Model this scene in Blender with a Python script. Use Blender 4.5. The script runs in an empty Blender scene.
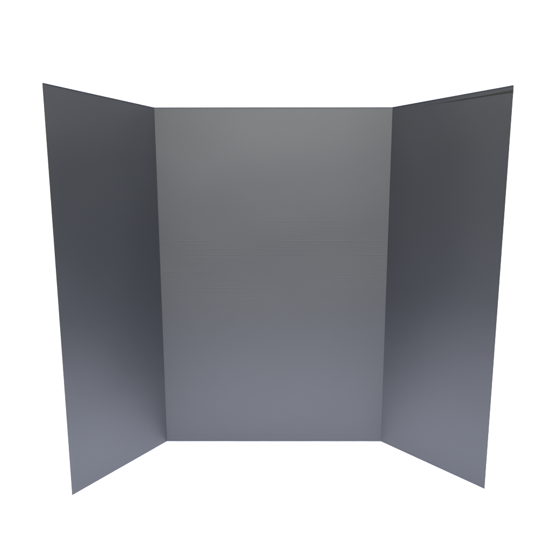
import bpy, bmesh, math
from mathutils import Vector, Matrix

scene = bpy.context.scene
COL = scene.collection

# ------------------------------------------------------------------ numbers
H = 0.914                     # board height (36 in)
HALF = 0.6094 / 2             # half of the centre panel (24 in)
WING = 0.2989                 # width of a side panel (12 in)
AL, AR = math.radians(33.08), math.radians(41.18)   # how far each wing is opened
T_LIN, T_CORE = 0.0005, 0.0024
TOTAL = T_LIN * 2 + T_CORE
PITCH = 0.0075                # flute pitch

# ------------------------------------------------------------------ materials
def new_mat(name):
    m = bpy.data.materials.new(name)
    m.use_nodes = True
    nt = m.node_tree
    return m, nt, nt.nodes, nt.links, nt.nodes['Principled BSDF']

def liner_grey(name, ridge):
    m, nt, N, L, b = new_mat(name)
    tc = N.new('ShaderNodeTexCoord')
    # paper colour, with a very faint uneven ink coverage
    n1 = N.new('ShaderNodeTexNoise'); n1.inputs['Scale'].default_value = 9
    n1.inputs['Detail'].default_value = 3
    L.new(tc.outputs['Object'], n1.inputs['Vector'])
    n2 = N.new('ShaderNodeTexNoise'); n2.inputs['Scale'].default_value = 420
    n2.inputs['Detail'].default_value = 3
    L.new(tc.outputs['Object'], n2.inputs['Vector'])
    mx = N.new('ShaderNodeMix'); mx.data_type = 'FLOAT'; mx.inputs[0].default_value = .45
    L.new(n1.outputs['Fac'], mx.inputs[2]); L.new(n2.outputs['Fac'], mx.inputs[3])
    cr = N.new('ShaderNodeValToRGB')
    cr.color_ramp.elements[0].position = .3; cr.color_ramp.elements[0].color = (*[c * .93 for c in GREY], 1)
    cr.color_ramp.elements[1].position = .7; cr.color_ramp.elements[1].color = (*[c * 1.07 for c in GREY], 1)
    L.new(mx.outputs[0], cr.inputs['Fac'])
    L.new(cr.outputs['Color'], b.inputs['Base Color'])
    b.inputs['Roughness'].default_value = ROUGH
    b.inputs['Specular IOR Level'].default_value = SPEC
    # washboarding: the flutes print through here and there as short level ridges
    sep = N.new('ShaderNodeSeparateXYZ'); L.new(tc.outputs['Object'], sep.inputs[0])
    s = N.new('ShaderNodeMath'); s.operation = 'MULTIPLY'; s.inputs[1].default_value = 2 * math.pi / PITCH
    L.new(sep.outputs['Z'], s.inputs[0])
    sn = N.new('ShaderNodeMath'); sn.operation = 'SINE'; L.new(s.outputs[0], sn.inputs[0])
    mp = N.new('ShaderNodeMapping'); mp.inputs['Scale'].default_value = (4, 4, 95)
    L.new(tc.outputs['Object'], mp.inputs['Vector'])
    nm = N.new('ShaderNodeTexNoise'); nm.inputs['Scale'].default_value = 1; nm.inputs['Detail'].default_value = 2
    L.new(mp.outputs[0], nm.inputs['Vector'])
    mr = N.new('ShaderNodeMapRange'); mr.inputs['From Min'].default_value = .50; mr.inputs['From Max'].default_value = .68
    mr.inputs['To Min'].default_value = .05; mr.inputs['To Max'].default_value = 1
    L.new(nm.outputs['Fac'], mr.inputs['Value'])
    # they show in a band across the middle of the board
    bd = N.new('ShaderNodeMapRange'); bd.interpolation_type = 'SMOOTHSTEP'
    dz = N.new('ShaderNodeMath'); dz.operation = 'SUBTRACT'; dz.inputs[1].default_value = .505
    L.new(sep.outputs['Z'], dz.inputs[0])
    ab = N.new('ShaderNodeMath'); ab.operation = 'ABSOLUTE'; L.new(dz.outputs[0], ab.inputs[0])
    bd.inputs['From Min'].default_value = .08; bd.inputs['From Max'].default_value = .16
    bd.inputs['To Min'].default_value = 1; bd.inputs['To Max'].default_value = .12
    L.new(ab.outputs[0], bd.inputs['Value'])
    m1 = N.new('ShaderNodeMath'); m1.operation = 'MULTIPLY'; L.new(mr.outputs[0], m1.inputs[0]); L.new(bd.outputs[0], m1.inputs[1])
    m2 = N.new('ShaderNodeMath'); m2.operation = 'MULTIPLY'; L.new(m1.outputs[0], m2.inputs[0]); L.new(sn.outputs[0], m2.inputs[1])
    # paper grain and gentle waviness
    wv = N.new('ShaderNodeTexNoise'); wv.inputs['Scale'].default_value = 3.0; wv.inputs['Detail'].default_value = 1
    L.new(tc.outputs['Object'], wv.inputs['Vector'])
    b1 = N.new('ShaderNodeBump'); b1.inputs['Distance'].default_value = ridge; b1.inputs['Strength'].default_value = 1
    L.new(m2.outputs[0], b1.inputs['Height'])
    b2 = N.new('ShaderNodeBump'); b2.inputs['Distance'].default_value = .010; b2.inputs['Strength'].default_value = 1
    L.new(wv.outputs['Fac'], b2.inputs['Height'])
    b3 = N.new('ShaderNodeBump'); b3.inputs['Distance'].default_value = .00006; b3.inputs['Strength'].default_value = 1
    L.new(n2.outputs['Fac'], b3.inputs['Height'])
    L.new(b2.outputs[0], b1.inputs['Normal']); L.new(b1.outputs[0], b3.inputs['Normal'])
    L.new(b3.outputs[0], b.inputs['Normal'])
    return m

def paper(name, col, rough=.9, amount=.06, scale=300):
    m, nt, N, L, b = new_mat(name)
    tc = N.new('ShaderNodeTexCoord')
    n = N.new('ShaderNodeTexNoise'); n.inputs['Scale'].default_value = scale; n.inputs['Detail'].default_value = 3
    L.new(tc.outputs['Object'], n.inputs['Vector'])
    cr = N.new('ShaderNodeValToRGB')
    cr.color_ramp.elements[0].position = .3; cr.color_ramp.elements[0].color = (*[c * (1 - amount) for c in col], 1)
    cr.color_ramp.elements[1].position = .7; cr.color_ramp.elements[1].color = (*[min(1, c * (1 + amount)) for c in col], 1)
    L.new(n.outputs['Fac'], cr.inputs['Fac']); L.new(cr.outputs['Color'], b.inputs['Base Color'])
    b.inputs['Roughness'].default_value = rough
    b.inputs['Specular IOR Level'].default_value = .2
    return m

GREY = (.0054, .0064, .0082)
ROUGH, SPEC = .46, .5
M_GREY = liner_grey('grey_face_paper', .00009)
M_GREY_SIDE = liner_grey('grey_face_paper_side', .00002)
M_CORE = paper('raw_flute_paper', (.88, .84, .70))
M_BACK = paper('white_back_paper', (.78, .78, .76))
M_SLOT = paper('slot_shade', (.02, .02, .019))  # near-black, painted-in shade for the inside of the split
M_SWEEP = paper('blue_tinted_sweep', (.71, .745, .90), .95, .01, 6)  # blue tint put in to cool the light bounced onto the board

# ------------------------------------------------------------------ mesh helpers
def link(name, bm, mat, parent=None, smooth=False):
    bmesh.ops.recalc_face_normals(bm, faces=bm.faces)
    me = bpy.data.meshes.new(name); bm.to_mesh(me); bm.free()
    me.materials.append(mat)
    if smooth:
        for p in me.polygons: p.use_smooth = True
    o = bpy.data.objects.new(name, me); COL.objects.link(o)
    if parent: o.parent = parent
    return o

# A panel is drawn in local axes: u along the panel, v into its thickness (front = 0,
# back = TOTAL), z up.  u limits depend on v because the fold ends are mitred.
def slab(bm, ulo, uhi, v0, v1, zpoly=None):
    """closed slab between thickness v0 and v1; ulo/uhi are functions of v."""
    vs = []
    for v in (v0, v1):
        for u, z in ((ulo(v), 0), (uhi(v), 0), (uhi(v), H), (ulo(v), H)):
            vs.append(bm.verts.new((u, v, z)))
    a = vs
    for f in ((0, 1, 2, 3), (7, 6, 5, 4), (0, 4, 5, 1), (1, 5, 6, 2), (2, 6, 7, 3), (3, 7, 4, 0)):
        bm.faces.new([a[i] for i in f])

def poly_slab(bm, poly, v0, v1):
    """slab from an outline of (u, z) points."""
    f = [bm.verts.new((u, v0, z)) for u, z in poly]
    g = [bm.verts.new((u, v1, z)) for u, z in poly]
    n = len(poly)
    bm.faces.new(f); bm.faces.new(g[::-1])
    for i in range(n):
        j = (i + 1) % n
        bm.faces.new((f[i], g[i], g[j], f[j]))

def flutes(bm, ulo, uhi, v0, v1, ztop=H - .0006):
    """corrugated medium: a thin sine sheet running the width of the panel."""
    th = .0008
    n = int(ztop / PITCH * 8)
    rows = []
    for i in range(n + 1):
        z = .0006 + (ztop - .0006) * i / n
        mid = (v0 + v1) / 2
        amp = (v1 - v0) / 2 - th
        v = mid + amp * math.sin(2 * math.pi * z / PITCH)
        r = []
        for dv in (-th / 2, th / 2):
            vv = v + dv
            r.append(bm.verts.new((ulo(vv) + .0004, vv, z)))
            r.append(bm.verts.new((uhi(vv) - .0004, vv, z)))
        rows.append(r)
    for a, b in zip(rows, rows[1:]):
        bm.faces.new((a[0], a[1], b[1], b[0])); bm.faces.new((a[2], b[2], b[3], a[3]))
        bm.faces.new((a[0], b[0], b[2], a[2])); bm.faces.new((a[1], a[3], b[3], b[1]))
    a = rows[0]; bm.faces.new((a[0], a[2], a[3], a[1]))
    a = rows[-1]; bm.faces.new((a[0], a[1], a[3], a[2]))

# ------------------------------------------------------------------ the board
board = bpy.data.objects.new('display_board', None)
COL.objects.link(board)
board['label'] = 'dark grey corrugated tri-fold display board standing open on a white surface'
board['category'] = 'display board'

def place(o, origin, direction):
    """local u -> direction, local v -> direction turned so +v points away from the camera side."""
    d = Vector((direction[0], direction[1], 0)).normalized()
    nrm = Vector((-d.y, d.x, 0))           # u x z mirrored: points to the back
    o.matrix_local = Matrix(((d.x, nrm.x, 0, origin[0]), (d.y, nrm.y, 0, origin[1]), (0, 0, 1, 0), (0, 0, 0, 1)))

# mitre slopes at the folds (dihedral halves): the outside of the corner is longer
tL = math.tan((math.pi / 2 - AL) / 2)
tR = math.tan((math.pi / 2 - AR) / 2)
G = .00003     # the scored fold leaves a hairline between the panels

def tilt_rims(bm):
    """the cut rims of the face paper are bent slightly."""
    for z in (H - .0032, .0018):
        g = bm.verts[:] + bm.edges[:] + bm.faces[:]
        bmesh.ops.bisect_plane(bm, geom=g, plane_co=(0, 0, z), plane_no=(0, 0, 1))
    for v in bm.verts:
        if v.co.z > H - 1e-5: v.co.y -= .0005  # top rim tipped forward so it reflects as a darker line
        elif v.co.z < 1e-5: v.co.y += .0003

def panel(kind, ulo, uhi, origin, direction, label=None, slit=None):
    # front liner
    bm = bmesh.new()
    if slit is None:
        slab(bm, ulo, uhi, 0, T_LIN)
    else:
        u0, zlo, zhi, zs = slit       # liner is split by a wedge that opens towards the free edge
        a, b = ulo(0), uhi(0)
        k = 10
        low, up = [], []
        for i in range(k + 1):
            t = i / k
            u = u0 + (b - u0) * t
            low.append((u, zs + (zlo - zs) * t ** 1.3 + .0007 * math.sin(t * 9) * t * (1 - t) * 4))
            up.append((u, zs - (zs - zlo) * t ** 1.3 + (zhi - zlo) * (.13 * min(1, t * 6) + .15 * t + .72 * t ** 3) + .0005 * math.sin(t * 13 + 1) * t * (1 - t) * 4))
        poly_slab(bm, [(a, 0), (b, 0)] + low[::-1] + up[1:] + [(b, H), (a, H)], 0, T_LIN)
    tilt_rims(bm)
    p = link(kind, bm, M_GREY if kind == 'center_panel' else M_GREY_SIDE, board)
    if label: p['label'] = label
    place(p, origin, direction)
    bm = bmesh.new()
    flutes(bm, ulo, uhi, T_LIN + .00002, T_LIN + T_CORE - .00002, H - (.0045 if slit is None else .026))
    link('fluted_core', bm, M_CORE, p, True)
    bm = bmesh.new()
    slab(bm, ulo, uhi, T_LIN + T_CORE, TOTAL)
    link('back_liner', bm, M_BACK, p)
    return p

# centre panel, u along +x
cp = panel('center_panel', lambda v: -HALF - v * tL + G, lambda v: HALF + v * tR - G, (0, 0), (1, 0))
# left wing: u runs from its free edge to the fold
dl = (math.sin(AL), math.cos(AL))
ol = (-HALF - WING * dl[0], -WING * dl[1])
lw = panel('side_panel', lambda v: 0, lambda v: WING + v * tL - G, ol, dl)
# right wing: u runs from the fold to its free edge
dr = (math.sin(AR), -math.cos(AR))
rw = panel('side_panel', lambda v: -v * tR + G, lambda v: WING, (HALF, 0), dr,
           label='side panel with its face paper split open along the top edge',
           slit=(.075, H - .0155, H - .0092, H - .0105))
# a dark sheet stands in for the shade in the hollow behind the split
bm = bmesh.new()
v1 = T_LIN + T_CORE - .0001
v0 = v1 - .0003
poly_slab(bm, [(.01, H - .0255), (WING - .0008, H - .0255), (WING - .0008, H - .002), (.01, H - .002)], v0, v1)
link('slot_shade_sheet', bm, M_SLOT, rw)

# ------------------------------------------------------------------ the white sweep it stands on
def sweep():
    bm = bmesh.new()
    prof = [(-1.05, 0), (-.6, 0), (1.2, 0)]
    R = 1.0
    for i in range(1, 13):
        t = math.pi / 2 * i / 12
        prof.append((1.2 + R * math.sin(t), R - R * math.cos(t)))
    prof.append((2.2, 4.2))
    rows = []
    for y, z in prof:
        rows.append([bm.verts.new((x, y, z)) for x in (-4.5, -1.5, 1.5, 4.5)])
    for a, b in zip(rows, rows[1:]):
        for i in range(3):
            bm.faces.new((a[i], a[i + 1], b[i + 1], b[i]))
    o = link('backdrop', bm, M_SWEEP, None, True)
    o['kind'] = 'structure'
    o['label'] = 'seamless white studio backdrop curving up from the surface under the board'
    o.location.z = -.0005
    return o
sweep()

# ------------------------------------------------------------------ light
def area(name, loc, target, sx, sy, power, col):
    ld = bpy.data.lights.new(name, 'AREA'); ld.shape = 'RECTANGLE'
    ld.size, ld.size_y = sx, sy; ld.energy = power; ld.color = col
    o = bpy.data.objects.new(name, ld); COL.objects.link(o)
    o.location = loc
    o.rotation_euler = (Vector(target) - Vector(loc)).to_track_quat('-Z', 'Y').to_euler()
    return o
ob = area('overhead_softbox', (.12, -.30, 2.2), (.04, -.30, 0), 1.3, .9, 45, (1, 1, 1))
ob.data.spread = math.radians(70)      # beam narrowed to brighten the floor but spare the side panels
area('top_light', (.17, -.27, 1.9), (.08, -.32, 0), .5, .3, 50, (1, 1, 1))
area('front_fill', (0, -1.5, 1.3), (0, 0, .8), 1.0, .4, 7.5, (1, 1, .98))  # added fill, set to lift the top of the centre panel
area('backdrop_fill', (0, .7, 3.0), (0, 1.9, .6), 3.5, .8, 110, (1, 1, 1))  # added lamp that keeps the backdrop clipped to white

# invented room light: bright band just above the horizon, dim overhead
w = bpy.data.worlds.new('World'); scene.world = w; w.use_nodes = True
N, L = w.node_tree.nodes, w.node_tree.links
bg = N['Background']
tc = N.new('ShaderNodeTexCoord'); sp = N.new('ShaderNodeSeparateXYZ'); L.new(tc.outputs['Generated'], sp.inputs[0])
cr = N.new('ShaderNodeValToRGB'); L.new(sp.outputs['Z'], cr.inputs['Fac'])
e = cr.color_ramp.elements
e[0].position = 0; e[0].color = (.25, .25, .26, 1)
e[1].position = 1; e[1].color = (.05, .05, .05, 1)
for pz, v in ((.05, .80), (.13, .98), (.19, 1.0), (.30, .12)):
    x = e.new(pz); x.color = (v, v, v * (.96 if pz > .1 else 1.0), 1)
# the band is kept to the camera side so the side panels stay darker
fr = N.new('ShaderNodeMapRange'); fr.interpolation_type = 'SMOOTHSTEP'
fr.inputs['From Min'].default_value = .25; fr.inputs['From Max'].default_value = .85
fr.inputs['To Min'].default_value = .02; fr.inputs['To Max'].default_value = 1
ng = N.new('ShaderNodeMath'); ng.operation = 'MULTIPLY'; ng.inputs[1].default_value = -1
L.new(sp.outputs['Y'], ng.inputs[0]); L.new(ng.outputs[0], fr.inputs['Value'])
st = N.new('ShaderNodeMath'); st.operation = 'MULTIPLY'; st.inputs[1].default_value = 8.2
L.new(fr.outputs[0], st.inputs[0]); L.new(st.outputs[0], bg.inputs['Strength'])
L.new(cr.outputs['Color'], bg.inputs['Color'])

# ------------------------------------------------------------------ camera
cam = bpy.data.cameras.new('camera'); co = bpy.data.objects.new('camera', cam); COL.objects.link(co)
scene.camera = co
cam.sensor_width = 36; cam.lens = 469.14 / 550 * 36
cam.clip_start = .02; cam.clip_end = 100
pitch, yaw, roll = .1519, -.0025, -.0010
fw = Vector((math.sin(yaw) * math.cos(pitch), math.cos(yaw) * math.cos(pitch), -math.sin(pitch)))
r = Vector((math.cos(yaw), -math.sin(yaw), 0)); u = r.cross(fw)
r2 = r * math.cos(roll) + u * math.sin(roll); u2 = -r * math.sin(roll) + u * math.cos(roll)
co.matrix_world = Matrix(((r2.x, u2.x, -fw.x, .007), (r2.y, u2.y, -fw.y, -1.2505), (r2.z, u2.z, -fw.z, .6715), (0, 0, 0, 1)))

scene.view_settings.view_transform = 'Standard'
scene.view_settings.look = 'None'
scene.view_settings.exposure = 0
scene.view_settings.gamma = 1
